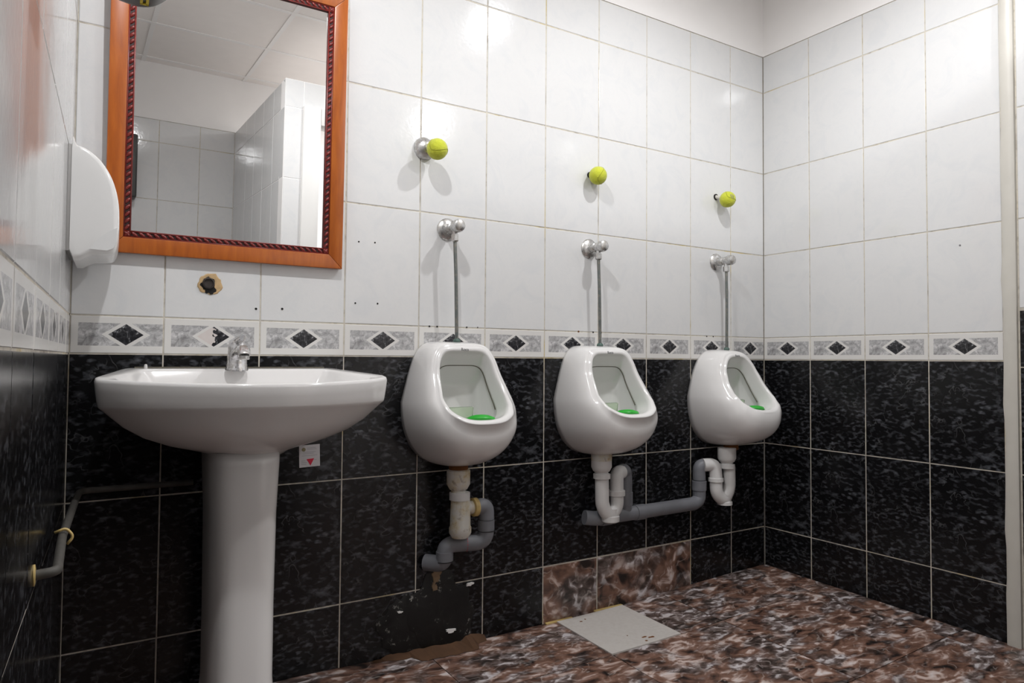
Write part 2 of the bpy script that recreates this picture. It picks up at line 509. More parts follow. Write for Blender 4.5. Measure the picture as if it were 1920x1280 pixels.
# left wall (not quite square to the back wall)
ang = math.atan(SL); LL = 3.05 / math.cos(ang) + .01
ys = [0, .12] + [.12 + TW * k for k in range(1, 14)]
ys = [y for y in ys if y < LL] + [LL]
lcols = sorted(LL - y for y in ys)
ox, oy = XL + SL * (-3.05), -3.05
wall_left = tiled_wall('wall_left', (XL - math.sin(ang) * LL, -math.cos(ang) * LL, 0), math.pi / 2 - ang, LL, lcols, ROWS, label='left wall of glossy white and black tiles, seen edge on')
# wall behind the camera
lf = XP - (-2.72)
fc = [0, .214] + [.214 + TW * k for k in range(1, 4)] + [lf]
wall_front = tiled_wall('wall_front', (XP, YF, 0), math.pi, lf, fc, ROWS_F, plaster_from=RT, label='white tiled wall behind the camera, seen in the mirror')
# cubicle side wall (faces -x) and front wall (faces +y)
ls = YC - YF - .009
sc = [0] + [TW * k for k in range(1, 5)] + [ls]
wall_cs = tiled_wall('wall_cubicle_side', (XP, YC - .0090, 0), -math.pi / 2, ls, [c for c in sc if c < ls - .02] + [ls], ROWS_F, top=RT, plaster_from=RT, thick=.09, label='low tiled cubicle partition, seen in the mirror')
DX0, DX1, DH = -1.50, -.85, 2.02
def skip_front(a, b, z0, z1): return False
wl = -XP
def front_piece(name, x0, x1, z0):
    L_ = x1 - x0
    cc = [0]
    while cc[-1] + TW < L_ - .03: cc.append(cc[-1] + TW)
    cc.append(L_)
    rows = [r for r in ROWS_F if r[1] > z0 + .01]
    rows = [(max(r[0], z0), r[1], r[2]) for r in rows]
    return tiled_wall(name, (x1, YC, 0), math.pi, L_, cc, rows, top=RT, plaster_from=RT, bottom=z0 if z0 > 0 else -.1, thick=.09)
wf1 = front_piece('wall_cubicle_front', XP, DX0 - .09, -.1); wf1['label'] = 'tiled cubicle wall beside the door opening, seen in the mirror'
wf2 = front_piece('wall_cubicle_far', DX1 + .09, 0, -.1); wf2['label'] = 'tiled cubicle wall on the far side of the door opening'
wf3 = front_piece('wall_cubicle_lintel', DX0 - .09, DX1 + .09, DH + .09); wf3['label'] = 'tiled strip of wall above the cubicle door'
for w_ in (wall_cs, wf1, wf2, wf3): w_.data.materials[0] = M['plaster']
df = empty('door_1', (DX0 - .09, YC, 0)); struct(df, 'white cubicle door frame standing open, seen in the mirror')
W_ = DX1 - DX0 + .18
for lo, hi in (((0, -.10, -.05), (.09, .015, DH + .09)), ((W_ - .09, -.10, -.05), (W_, .015, DH + .09)), ((.09, -.10, DH), (W_ - .09, .015, DH + .09))):
    box('frame_board', lo, hi, M['door'], df, .006)
# back of the cubicle and remaining shell
for nm, lo, hi in (('wall_cubicle_back', (XP, YF - .06, -.1), (.06, YF, CEIL)), ('wall_cubicle_right', (0, YF, -.1), (.06, YC, CEIL))):
    struct(box(nm, lo, hi, M['plaster']), 'white wall inside the cubicle' if 'back' in nm else 'white side wall inside the cubicle')

# painted post that closes the right wall's tiles
post = bmesh.new()
prof = []
for i in range(27):
    z = -.05 + i * (CEIL + .05) / 26
    wob = .0025 * math.sin(i * 1.7) + .002 * math.sin(i * 3.1 + 1) + random.uniform(-.001, .001)
    prof.append((z, wob))
ring = []
for z, wob in prof:
    ring.append([post.verts.new(p) for p in ((.02, -.956 + wob, z), (-.010, -.956 + wob, z), (-.014, -.961 + wob, z), (-.014, -.990, z), (-.010, -.996, z), (.02, -.996, z))])
for a, b in zip(ring, ring[1:]):
    for k in range(6): post.faces.new((a[k], a[(k + 1) % 6], b[(k + 1) % 6], b[k]))
post.faces.new(ring[0]); post.faces.new(ring[-1])
tr = smooth_angle(bm_obj('trim_1', post, M['post']), 50); struct(tr, 'cream painted vertical trim at the end of the right wall tiles')

# ------------------------------------------------------------------ floor
floor = mesh_obj('floor', [(x, y, floor_z(x, y) - .006) for y in [-3.1 + .1 * j for j in range(33)] for x in [-2.9 + .1 * i for i in range(31)]],
                 [(j * 31 + i, j * 31 + i + 1, (j + 1) * 31 + i + 1, (j + 1) * 31 + i) for j in range(32) for i in range(30)], M['floor_grout'])
struct(floor, 'brown marbled tile floor')
def floor_tile(x0, x1, y0, y1, mat=None, name='floor_tile', lift=0.0, parent=floor, n=5):
    g = .0015
    x0 += g; x1 -= g; y0 += g; y1 -= g
    cx, cy = (x0 + x1) / 2, (y0 + y1) / 2; v = []; f = []
    for j in range(n + 1):
        for i in range(n + 1):
            x = x0 + (x1 - x0) * i / n; y = y0 + (y1 - y0) * j / n
            v.append((x - cx, y - cy, floor_z(x, y) + lift))
    for j in range(n):
        for i in range(n):
            a = j * (n + 1) + i; f.append((a, a + 1, a + n + 2, a + n + 1))
    # skirt
    edge = [i for i in range(n + 1)] + [(j + 1) * (n + 1) - 1 for j in range(1, n + 1)] + [n * (n + 1) + i for i in range(n - 1, -1, -1)] + [j * (n + 1) for j in range(n - 1, 0, -1)]
    base = len(v)
    for e in edge: v.append((v[e][0], v[e][1], v[e][2] - .012 - lift))
    for k in range(len(edge)):
        k2 = (k + 1) % len(edge); f.append((edge[k], base + k, base + k2, edge[k2]))
    o = mesh_obj(name, v, f, mat or M['brown'], parent); o.location = (cx, cy, 0)
    return o
fx = [-2.74, -2.62, -2.12, -1.62, -1.12, -.62, -.12, 0]
fy = [0, -.315, -.82, -1.33, -1.84, -2.35, -2.86, -3.05]
for i in range(7):
    for j in range(7):
        x0, x1, y0, y1 = fx[i], fx[i + 1], fy[j + 1], fy[j]
        if j == 0 and i == 4: x0 = -.822
        floor_tile(x0, x1, y0, y1)

# ------------------------------------------------------------------ ceiling
ceil = box('ceiling', (-2.8, -3.11, CEIL + .004), (.06, .06, CEIL + .05), M['plaster']); struct(ceil, 'suspended ceiling of pale panels')
cxs = [-2.8, -2.24, -1.64, -1.04, -.44, .02]; cys = [.02, -.55, -1.15, -1.75, -2.35, -2.95, -3.08]
for a, b in zip(cxs, cxs[1:]):
    for c, d in zip(cys[1:], cys):
        box('ceiling_panel', (a + .010, c + .010, CEIL), (b - .010, d - .010, CEIL + .006), M['ceiling'], ceil)
for a in cxs[1:-1]: box('ceiling_bar', (a - .012, -3.08, CEIL - .003), (a + .012, .02, CEIL + .003), M['tbar'], ceil)
for a in cys[1:-1]: box('ceiling_bar', (-2.8, a - .012, CEIL - .004), (.02, a + .012, CEIL + .002), M['tbar'], ceil)

# ------------------------------------------------------------------ ceiling lamps
def lamp(loc, power, label):
    t = empty('ceiling_lamp', (loc[0], loc[1], CEIL - .004)); tag(t, label, 'lamp', 'ceiling lamps')
    lathe('lamp_holder', [(.055, -.044), (.055, -.052), (.026, -.054), (.026, -.050), (0, -.048)], (0, 0, .046), (0, 0, 1), M['tbar'], t, 24)
    ld = bpy.data.lights.new('lamp_bulb', 'SPOT'); ld.spot_size = math.pi; ld.spot_blend = .66; ld.energy = power; ld.shadow_soft_size = .028; ld.color = LAMP_COL
    lo = bpy.data.objects.new('lamp_bulb', ld); COL.objects.link(lo); lo.parent = t; lo.location = (0, 0, loc[2] - CEIL + .004)
lamp(LAMP_A, POWER_A, 'bare bulb ceiling lamp in front of the urinals')
lamp(LAMP_B, POWER_B, 'bare bulb ceiling lamp in front of the sink')
lamp(LAMP_C, POWER_C, 'bare bulb ceiling lamp inside the cubicle')

# ------------------------------------------------------------------ urinals
def sgn_pow(c, e): return math.copysign(abs(c) ** e, c)
def egg(n, zt, zb, wt, wm, wb, zm, et=.5, eb=.9):
    """closed outline in (u, z), going round from the top centre; wt, wm, wb = half widths at top, middle, bottom"""
    pts = []
    for i in range(n):
        t = 2 * math.pi * i / n
        c, s_ = math.cos(t), math.sin(t)
        if c >= 0:
            e = et; z = zm + (zt - zm) * sgn_pow(c, e)
            f = (z - zm) / (zt - zm); wd = wm + (wt - wm) * f
            u = wd * sgn_pow(s_, e)
        else:
            e = eb; z = zm - (zb - zm) * -1 * abs(c) ** e if False else zm + (zb - zm) * abs(c) ** e
            f = (z - zm) / (zb - zm)
            u = wm * sgn_pow(s_, e) * (1 + (wb / wm - 1) * f * .0)
        pts.append((u, z))
    return pts

def interp(x, tab):
    if x <= tab[0][0]: return tab[0][1]
    for (a, fa), (b, fb) in zip(tab, tab[1:]):
        if x <= b:
            t = (x - a) / (b - a); t = t * t * (3 - 2 * t) * .35 + t * .65
            return fa + (fb - fa) * t
    return tab[-1][1]

def make_urinal(xc, ztop, kind, label):
    root = tag(empty('urinal', (xc, 0, ztop)), label, 'urinal', 'urinals in a row on the back wall')
    n = 72
    round_top = kind == 'round'
    et_b, et_o = (.60, .72) if round_top else (.36, .36)
    B = egg(n, 0.0, -.392, .112, .160, 0, -.190, et_b, .86)
    if round_top:
        O = egg(n, -.016, -.250, .090, .113, 0, -.175, .66, .80)
    else:
        O = egg(n, -.016, -.247, .096, .119, 0, -.172, .34, .78)
    face = [(-.262, .273), (-.247, .268), (-.225, .248), (-.198, .216), (-.165, .181), (-.13, .154), (-.08, .130), (-.03, .114), (0, .108)]
    def P(u, d, z): return (u, -d, z)
    rings = []
    ns = 16
    for k in range(ns + 1):
        s_ = k / ns * math.pi / 2
        co, si = math.cos(s_), math.sin(s_)
        r = []
        for (bu, bz), (ou, oz) in zip(B, O):
            dO = interp(oz, face)
            low = max(0.0, min(1.0, (-.15 - oz) / .1))
            p = .80 - .18 * low
            u = ou + (bu - ou) * co ** p; z = oz + (bz - oz) * co ** p
            d = dO * (si ** (1.0 - .12 * low))
            if round_top and k > 8: d += .005 * low * min(1, k - 8)
            bul = .004 * math.sin(2 * s_)
            u *= 1 + bul / .15
            r.append(P(u, d, z))
        rings.append(r)
    # rounded rim
    cz = -.15
    def inset(q, du, dz_scale):
        u, z = q
        return (u * (1 - du / .14), cz + (z - cz) * (1 - dz_scale / .125))
    for ins, lift in ((.002, .004), (.006, .0065), (.011, .0065), (.015, .004), (.018, -.001)):
        rings.append([P(inset(q, ins, ins)[0], interp(inset(q, ins, ins)[1], face) + lift, inset(q, ins, ins)[1]) for q in O])
    rim_end = [inset(q, .018, .018) for q in O]
    # inside of the rim, then the undercut step
    def ring_in(du, depth_k, drop):
        r = []
        for (u, z), (ou, oz) in zip(rim_end, O):
            low = max(0.0, min(1.0, (-.10 - z) / .14))
            d = .045 + (interp(z, face) - .045) * depth_k
            r.append(P(u * (1 - du), d, z - drop * low - (1 - low) * .10 * (1 - depth_k)))
        return r
    rings.append(ring_in(.01, .92, .004)); rings.append(ring_in(.02, .78, .010)); rings.append(ring_in(.03, .66, .016))
    step = ring_in(.035, .60, .020)
    rings.append(step)
    rings.append(ring_in(-.03, .585, .024)); rings.append(ring_in(-.04, .50, .045)); rings.append(ring_in(-.02, .36, .075))
    rings.append(ring_in(.08, .20, .090)); rings.append(ring_in(.22, .08, .080)); rings.append(ring_in(.45, .02, .05))
    rings.append([P(u * .2, .045, -.17 + (z + .15) * .2) for (u, z) in rim_end])
    body = loft_obj('body', rings, M['china'], root, True, True)
    # dirty seam that follows the step
    seam = [Vector(p) for p in step]
    bm = bmesh.new()
    idx = [i for i in range(n) if seam[i].z > -.215]
    k0 = idx.index(min(i for i in idx if i > n // 2)) if any(i > n // 2 for i in idx) else 0
    order = idx[k0:] + idx[:k0]
    add_tube(bm, [seam[i] * .995 for i in order], .0017, 0, 6)
    bm_obj('grime_seam', bm, M['grime'], body, True)
    # printed maker mark on the top rim
    cu = bpy.data.curves.new('mark', 'FONT'); cu.body = 'Roca'; cu.size = .013; cu.align_x = 'CENTER'; cu.extrude = .0004
    tmp = bpy.data.objects.new('mark', cu); COL.objects.link(tmp)
    dg = bpy.context.evaluated_depsgraph_get(); me = bpy.data.meshes.new_from_object(tmp.evaluated_get(dg)); bpy.data.objects.remove(tmp)
    me.materials.clear(); me.materials.append(M['mark'])
    o = link_mesh('maker_mark', me, root, (0, -.1215, -.0295)); o.rotation_euler = (math.radians(74), 0, 0); o.parent = body
    # outlet spigot with rusty ring
    lathe('outlet_ring', [(.026, 0), (.030, -.006), (.030, -.020), (.026, -.024)], (0, -.085, -.383), (0, 0, 1), M['rust'], root, 28)
    return root

U1, U2, U3 = -1.550, -.972, -.312
ur1 = make_urinal(U1, .953, 'square', 'white square-topped urinal nearest the sink')
ur2 = make_urinal(U2, .950, 'square', 'white square-topped urinal in the middle of the row')
ur3 = make_urinal(U3, .945, 'round', 'white round-topped urinal nearest the right-hand corner')

def make_screen(xc, ztop, label, lab2, sx=.05):
    # green scented pad lying in the bowl, clear plastic block behind it
    t = bmesh.new()
    add_lathe(t, [(.001, 0), (.040, 0), (.047, .006), (.044, .014), (.030, .020), (.001, .022)], (0, 0, 0), (0, 0, 1), 28)
    o = smooth_angle(bm_obj('urinal_pad', t, M['green'], None), 50)
    o.location = (xc + .030, -.170, ztop - .249); o.rotation_euler = (-.25, .12, 0)
    tag(o, label, 'urinal pad', 'green pads in the urinal bowls')
    p = box('plastic_block', (-.042, -.006, 0), (.042, .006, .055), M['clear'], None, .003)
    p.location = (xc - .018, -.125, ztop - .256); p.rotation_euler = (.15, 0, .05)
    tag(p, lab2, 'plastic block', 'clear plastic blocks in the urinal bowls')
make_screen(U1, .953, 'green scented pad in the bowl of the urinal nearest the sink', 'clear plastic block in the urinal nearest the sink')
make_screen(U2, .950, 'green scented pad in the bowl of the middle urinal', 'clear plastic block in the middle urinal')
make_screen(U3, .945, 'green scented pad in the bowl of the corner urinal', 'clear plastic block in the corner urinal')

# ------------------------------------------------------------------ flush valves
def make_valve(x, z, ztop, label, tilt):
    t = tag(empty('flush_valve', (x, 0, z)), label, 'flush valve', 'flush valves above the urinals')
    lathe('wall_rosette', [(.036, 0), (.036, .003), (.031, .009), (.017, .013), (.016, .016)], (0, 0, 0), (0, -1, 0), M['chrome'], t, 36)
    bm = bmesh.new()
    add_lathe(bm, [(.0165, .010), (.0165, .040), (.0135, .042), (.0135, .052), (.0165, .055), (.0165, .064)], (0, 0, 0), (0, -1, 0), 28)
    vb = smooth_angle(bm_obj('valve_body', bm, M['chrome'], t))
    lathe('push_knob', [(.012, .062), (.0185, .064), (.0205, .070), (.0205, .084), (.018, .092), (.012, .096), (0, .097)], (0, 0, 0), (0, -1, 0), M['chrome'], vb, 28)
    lathe('outlet_nut', [(.009, 0), (.009, -.014), (.0125, -.015), (.0125, -.034), (.010, -.037)], (0, -.056, -.010), (0, 0, 1), M['chrome'], t, 6, 20)
    fp = tube('flush_pipe', [(0, -.056, -.040), (tilt * .5, -.056, -.18), (tilt, -.052, ztop - z - .005)], .0058, M['pipe_metal'], t, .05, 14)
    lathe('pipe_collar', [(.0075, 0), (.012, .002), (.012, .006), (.0075, .012)], (tilt, -.052, ztop - z), (0, 0, 1), M['verdigris'], fp, 18)
make_valve(-1.556, 1.317, .950, 'chrome flush valve and pipe above the urinal nearest the sink', .012)
make_valve(-.976, 1.307, .947, 'chrome flush valve and pipe above the middle urinal', .012)
make_valve(-.304, 1.312, .942, 'dull chrome flush valve and pipe above the corner urinal', .006)

# ------------------------------------------------------------------ tennis balls on pipe stubs
def make_ball(x, z, d, kind, label, rot):
    o = empty('tennis_ball', (x, -d, z)); tag(o, label, 'tennis ball', 'tennis balls stuck on the wall pipes'); o.rotation_euler = rot
    bm = bmesh.new(); bmesh.ops.create_uvsphere(bm, u_segments=36, v_segments=24, radius=.0330)
    bm_obj('felt_cover', bm, M['felt'], o, True)
    a_, r_ = .44, .0331; pts = []
    for i in range(97):
        t = 2 * math.pi * i / 96
        th = math.pi / 2 - (math.pi / 2 - a_) * math.cos(t); ph = t / 2 + a_ * math.sin(2 * t)
        ph = t / 2 + .35 * math.sin(2 * t) if False else t
        th = math.pi / 2 + .62 * math.sin(2 * t)
        pts.append(Vector((math.sin(th) * math.cos(ph), math.sin(th) * math.sin(ph), math.cos(th))) * r_)
    bm = bmesh.new(); add_tube(bm, pts, .0008, 0, 6, False)
    bm_obj('seam', bm, plain_seam, o, True)
    return o
plain_seam = plain('pale_ball_seam', (.30, .31, .03), .9)
make_ball(-1.626, 1.552, .066, 1, 'tennis ball on a domed chrome rosette, nearest the mirror', (.35, .6, .2))
make_ball(-.966, 1.572, .039, 2, 'plain tennis ball pushed flat to the wall above the middle urinal', (1.3, .2, 1.4))
b3 = make_ball(-.288, 1.570, .050, 3, 'tennis ball with black print above the corner urinal', (.2, 1.0, .3))
# printed mark on the third ball
bm = bmesh.new()
for k, (a, b, l) in enumerate(((-.10, -.28, .010), (.16, -.30, .011), (.40, -.22, .009), (.02, -.02, .008), (.28, .02, .009))):
    q = Euler((b, 0, a * .8 - .38)).to_matrix()
    vs = add_box(bm, (-.0011, -.0336, -l / 2), (.0011, -.0326, l / 2))
    for v in vs: v.co = q @ v.co
mk = bm_obj('black_print', bm, M['mark'], b3)
mk.matrix_parent_inverse = b3.rotation_euler.to_matrix().to_4x4().inverted()
# stubs behind them
s1 = lathe('pipe_rosette', [(.036, 0), (.036, .004), (.032, .014), (.022, .024), (.012, .028), (.012, .034)], (-1.640, 0, 1.567), (0, -1, 0), M['chrome'])
tag(s1, 'domed chrome rosette holding the tennis ball nearest the mirror', 'rosette')
s2 = lathe('pipe_stub', [(.011, 0), (.011, .012), (.008, .014)], (-.975, 0, 1.581), (0, -1, 0), M['dark']); tag(s2, 'short dark pipe stub behind the plain middle tennis ball', 'pipe stub')
s3 = empty('pipe_stub', (-.304, 0, 1.587)); tag(s3, 'pale pipe stub with dark ring behind the printed tennis ball', 'pipe stub')
lathe('pipe', [(.0085, 0), (.0085, .028)], (0, 0, 0), (.30, -1, -.33), M['post'], s3); lathe('hole_ring', [(.013, 0), (.013, .003), (.009, .004)], (0, 0, 0), (0, -1, 0), M['dark'], s3)

# ------------------------------------------------------------------ sink
SX = -2.196
sink = tag(empty('pedestal_sink', (SX, -.004, 0)), 'white pedestal sink below the framed mirror', 'sink')
half = [(.0, 0.0), (.12, 0.0), (.235, 0.0), (.262, -.010), (.280, -.055), (.303, -.14), (.327, -.225), (.333, -.262), (.318, -.292), (.25, -.350), (.13, -.405), (0, -.425)]
def rimz(y): return .866 - .018 * min(1, max(0, -y / .28)) - .012 * min(1, max(0, (-y - .25) / .18))
ctl = half + [(-x, y) for x, y in reversed(half[1:-1])]
out = catmull([(x, y, 0) for x, y in ctl], 5)
out = [Vector((p.x, min(p.y, 0.0), 0)) for p in out]
def ringz(scale_x, cy, sy, zf): return [Vector((p.x * scale_x, min(0.0, cy + (p.y - cy) * sy), zf(p))) for p in out]
rs = []
# from the basin floor up over the rim and down to the neck
cyb = -.22
def basin(sx, sy, z): return [Vector((p.x * sx, cyb + (p.y - cyb) * sy - .005, z)) for p in out]
rs.append(basin(.10, .10, .735)); rs.append(basin(.45, .38, .745)); rs.append(basin(.68, .56, .785)); rs.append(basin(.78, .64, .825))
def rimr(sx, sy, dz): return [Vector((p.x * sx, cyb + (p.y - cyb) * sy - .005 * (1 - sy), rimz(p.y) + dz)) for p in out]
rs.append(rimr(.86, .70, -.006)); rs.append(rimr(.88, .72, 0)); rs.append(rimr(.93, .86, .001)); rs.append(rimr(.975, .97, .003)); rs.append(rimr(.993, .993, .001)); rs.append(rimr(1.0, 1.0, -.006))
def under(sx, sy, dz): return [Vector((p.x * sx, min(0, -.16 + (p.y + .16) * sy), dz(p))) for p in out]
rs.append(under(.994, .994, lambda p: rimz(p.y) - .026))
for sx_, sy_, z_ in ((.986, .988, .802), (.980, .983, .789), (.974, .978, .785), (.955, .962, .7795), (.91, .92, .765), (.83, .86, .740), (.71, .78, .714), (.55, .68, .692), (.39, .56, .677), (.29, .47, .667), (.235, .42, .655)):
    rs.append(under(sx_, sy_, lambda p, z_=z_: z_))
bsn = loft_obj('basin', rs, M['china'], sink, True, True)
# pedestal
def dsec(hw, y0, y1, z, n=40, e=.62):
    r = []
    for i in range(n):
        t = 2 * math.pi * i / n
        c, s_ = math.cos(t), math.sin(t)
        r.append((hw * sgn_pow(c, e if s_ < 0 else .35), (y0 + y1) / 2 + (y0 - y1) / 2 * sgn_pow(s_, e if s_ < 0 else .35), z))
    return r
prings = [dsec(.084, -.08, -.285, .672), dsec(.0825, -.08, -.290, .64), dsec(.0775, -.08, -.286, .52), dsec(.0755, -.08, -.282, .30), dsec(.0755, -.08, -.282, .12), dsec(.082, -.075, -.29, .03), dsec(.09, -.07, -.30, -.012)]
ped = loft_obj('pedestal', [[(x - .014, y, z) for x, y, z in r] for r in prings], M['china'], sink, True, True)
lathe('waste_grid', [(0, 0), (.022, 0), (.024, .003), (.018, .005), (0, .004)], (0, -.22, .737), (0, 0, 1), M['chrome_new'], bsn)

# mixer tap
tap = tag(empty('mixer_tap', (SX - .010, -.085, .862)), 'chrome single lever mixer tap on the sink', 'tap')
lathe('tap_body', [(.0285, 0), (.0285, .006), (.0265, .010), (.0245, .030), (.0225, .052), (.021, .060)], (0, 0, 0), (0, 0, 1), M['chrome_new'], tap, 30)
bm = bmesh.new(); add_tube(bm, [(0, -.004, .040), (0, -.05, .052), (0, -.088, .052), (0, -.094, .040)], [.0175, .0165, .0155, .0145], 0, 18)
spout = smooth_angle(bm_obj('spout', bm, M['chrome_new'], tap), 60)
lathe('aerator', [(.0125, 0), (.013, -.008), (.011, -.010), (0, -.009)], (0, -.094, .040), (0, 0, 1), M['chrome'], spout, 20)
dome = lathe('lever_dome', [(.022, 0), (.0225, .012), (.019, .022), (.010, .028), (0, .029)], (0, 0, .053), (0, 0, 1), M['chrome_new'], tap, 28)
bm = bmesh.new(); add_tube(bm, [(0, .0, .074), (.0, -.035, .082), (0, -.066, .086)], [.011, .009, .008], 0, 14)
smooth_angle(bm_obj('lever', bm, M['chrome_new'], dome), 60)

# small white peg on the left of the sink deck
pg = lathe('sink_bolt_cap', [(.004, 0), (.004, .010), (.003, .014), (0, .015)], (-2.412, -.016, .864), (0, 0, 1), M['pvc']); tag(pg, 'tiny white peg standing at the left back of the sink', 'peg')

# ------------------------------------------------------------------ mirror
TL = math.radians(1.65)
mir = tag(empty('wall_mirror', (-2.510, -.004, 1.160)), 'mirror in an orange wooden frame with dark red carved edge', 'mirror')
mir.rotation_euler = (TL, 0, 0)
MW, MH, FRW, CVW, FT = .602, .803, .040, .0165, .018
def fr(name, quad, y0, y1, mat):
    v = [(x, y0, z) for x, z in quad] + [(x, y1, z) for x, z in quad]
    f = [(0, 1, 2, 3), (7, 6, 5, 4)] + [(k, 4 + k, 4 + (k + 1) % 4, (k + 1) % 4) for k in range(4)]
    bm = bmesh.new(); vs = [bm.verts.new(p) for p in v]
    for q in f: bm.faces.new([vs[i] for i in q])
    bmesh.ops.recalc_face_normals(bm, faces=bm.faces)
    bmesh.ops.bevel(bm, geom=[e for e in bm.edges if all(vv.co.y < (y0 + y1) / 2 for vv in e.verts)], offset=.0022, segments=2, profile=.5, affect='EDGES')
    return smooth_angle(bm_obj(name, bm, mat, mir), 40)
a, b = FRW, FRW + CVW
fr('frame_rail', [(0, 0), (MW, 0), (MW - a, a), (a, a)], 0, -FT, M['wood']); fr('frame_rail', [(a, MH - a), (MW - a, MH - a), (MW, MH), (0, MH)], 0, -FT, M['wood'])
fr('frame_stile', [(0, 0), (a, a), (a, MH - a), (0, MH)], 0, -FT, M['wood']); fr('frame_stile', [(MW - a, a), (MW, 0), (MW, MH), (MW - a, MH - a)], 0, -FT, M['wood'])
box('glass', (a - .004, -.008, a - .004), (MW - a + .004, -.003, MH - a + .004), M['mirror'], mir)
def carving(p0, p1):
    p0, p1 = Vector(p0), Vector(p1); d = p1 - p0; L_ = d.length; d.normalize()
    nb = int(L_ / .0165); bm = bmesh.new()
    side = Vector((0, 1, 0)).cross(d)
    add_box(bm, (min(p0.x, p1.x) - (CVW / 2 if abs(d.z) > .5 else 0), -.0125, min(p0.z, p1.z) - (CVW / 2 if abs(d.x) > .5 else 0)),
            (max(p0.x, p1.x) + (CVW / 2 if abs(d.z) > .5 else 0), -.008, max(p0.z, p1.z) + (CVW / 2 if abs(d.x) > .5 else 0)))
    nb0 = len(bm.faces)
    for i in range(nb):
        c = p0 + d * ((i + .5) * L_ / nb); c.y = -.0125
        ax = (d * .80 + side * .60).normalized()
        r = bmesh.ops.create_uvsphere(bm, u_segments=8, v_segments=6, radius=1.0)
        q = Vector((0, 0, 1)).rotation_difference(ax).to_matrix()
        for v in r['verts']:
            v.co = q @ Vector((v.co.x * .0042, v.co.y * .0042, v.co.z * .0095)) + c
    # thin edge fillets either side
    for sgn in (-1, 1):
        off = side * (CVW / 2 - .0013) * sgn
        add_tube(bm, [p0 + off + Vector((0, -.0128, 0)), p1 + off + Vector((0, -.0128, 0))], .0022, 0, 8)
    o = bm_obj('carved_moulding', bm, M['carve'], mir, True)
    o.data.materials.append(M['carvebase'])
    for k in range(6): o.data.polygons[k].material_index = 1; o.data.polygons[k].use_smooth = False
c_ = a + CVW / 2
carving((a, 0, c_), (MW - a, 0, c_)); carving((a, 0, MH - c_), (MW - a, 0, MH - c_)); carving((c_, 0, a), (c_, 0, MH - a)); carving((MW - c_, 0, a), (MW - c_, 0, MH - a))

# ------------------------------------------------------------------ hand dryer on the left wall
def wall_x(y): return XL + SL * y
def wall_frame(y): return math.pi / 2 - ang       # local +x toward the back wall, local -y out of the wall
hd = tag(empty('hand_dryer', (wall_x(-.130), -.130, 1.126)), 'white domed hand dryer on the left wall beside the mirror', 'hand dryer'); hd.rotation_euler = (0, 0, wall_frame(0))
prof = [(.007, 0), (.050, -.003), (.082, 0.0), (.094, .008), (.0995, .032), (.1005, .075), (.0985, .115), (.092, .150), (.080, .182), (.060, .212), (.036, .231), (.016, .238), (.007, .240)]
pf = catmull([(p, z, 0) for p, z in prof], 4, False) + [Vector((prof[-1][0], prof[-1][1], 0))]
pf = [Vector((max(.007, p.x), p.y, 0)) for p in pf]
rings = []
for (xx, sc_) in ((-.1003, .25), (-.1002, .6), (-.1001, .86), (-.099, .925), (-.095, .965), (-.088, .99), (-.076, 1.0), (.076, 1.0), (.088, .99), (.095, .965), (.099, .925), (.1001, .86), (.1002, .6), (.1003, .25)):
    rings.append([Vector((xx, -(.007 + (p.x - .007) * sc_), .12 + (p.y - .12) * ((1 - (1 - sc_) * .5) if sc_ > .9 else sc_ * 1.047 if sc_ < .9 else 1))) for p in pf])
dcv = loft_obj('cover', rings, M['dryer'], hd, True, True, 50)
box('back_plate', (-.099, -.0070, .002), (.096, 0, .236), M['seam'], hd, .001)
nz = []
for xx in (-.1009, .1009):
    nz.append([Vector((xx, -q[0], q[1])) for q in ((.045, .008), (.078, .007), (.090, .013), (.0955, .028), (.0965, .060), (.080, .050), (.060, .032))])
loft_obj('nozzle_panel', nz, M['dryer2'], dcv, True, True, 40)

# dark dispenser higher up on the left wall, nearer the camera
yd = -.955
ds = tag(empty('soap_dispenser', (wall_x(yd), yd, 1.393)), 'dark grey wall dispenser with yellow mark at the top edge', 'dispenser'); ds.rotation_euler = (0, 0, wall_frame(0))
dprof = [(0, .030), (.050, .021), (.095, .010), (.125, .008), (.148, .020), (.164, .045), (.166, .10), (.164, .20), (.150, .235), (.10, .25), (0, .25)]
pd = catmull([(p, z, 0) for p, z in dprof], 4, False) + [Vector((0, .25, 0))]
rings = [[Vector((xx, -max(0, p.x * k), .12 + (p.y - .12) * k)) for p in pd] for xx, k in ((-.055, .95), (-.052, .99), (-.045, 1.0), (.045, 1.0), (.052, .99), (.055, .95))]
hsg = loft_obj('housing', rings, M['disp'], ds, True, True, 50)
bm = bmesh.new()
add_box(bm, (-.02, -.1300, .0060), (.036, -.1265, .0110)); add_box(bm, (-.02, -.1225, .0060), (.036, -.1190, .0110)); add_box(bm, (.034, -.1300, .0060), (.038, -.1190, .0110))
bm_obj('yellow_mark', bm, M['yellow'], hsg)
# dark cabinet on the wall behind the camera, glimpsed at the mirror's left edge
bc = box('wall_cabinet', (-2.52, YF, 1.71), (-2.262, YF + .12, 2.10), M['disp'], None, .012, 3); tag(bc, 'dark grey wall box at the left edge of the mirror reflection', 'wall box')

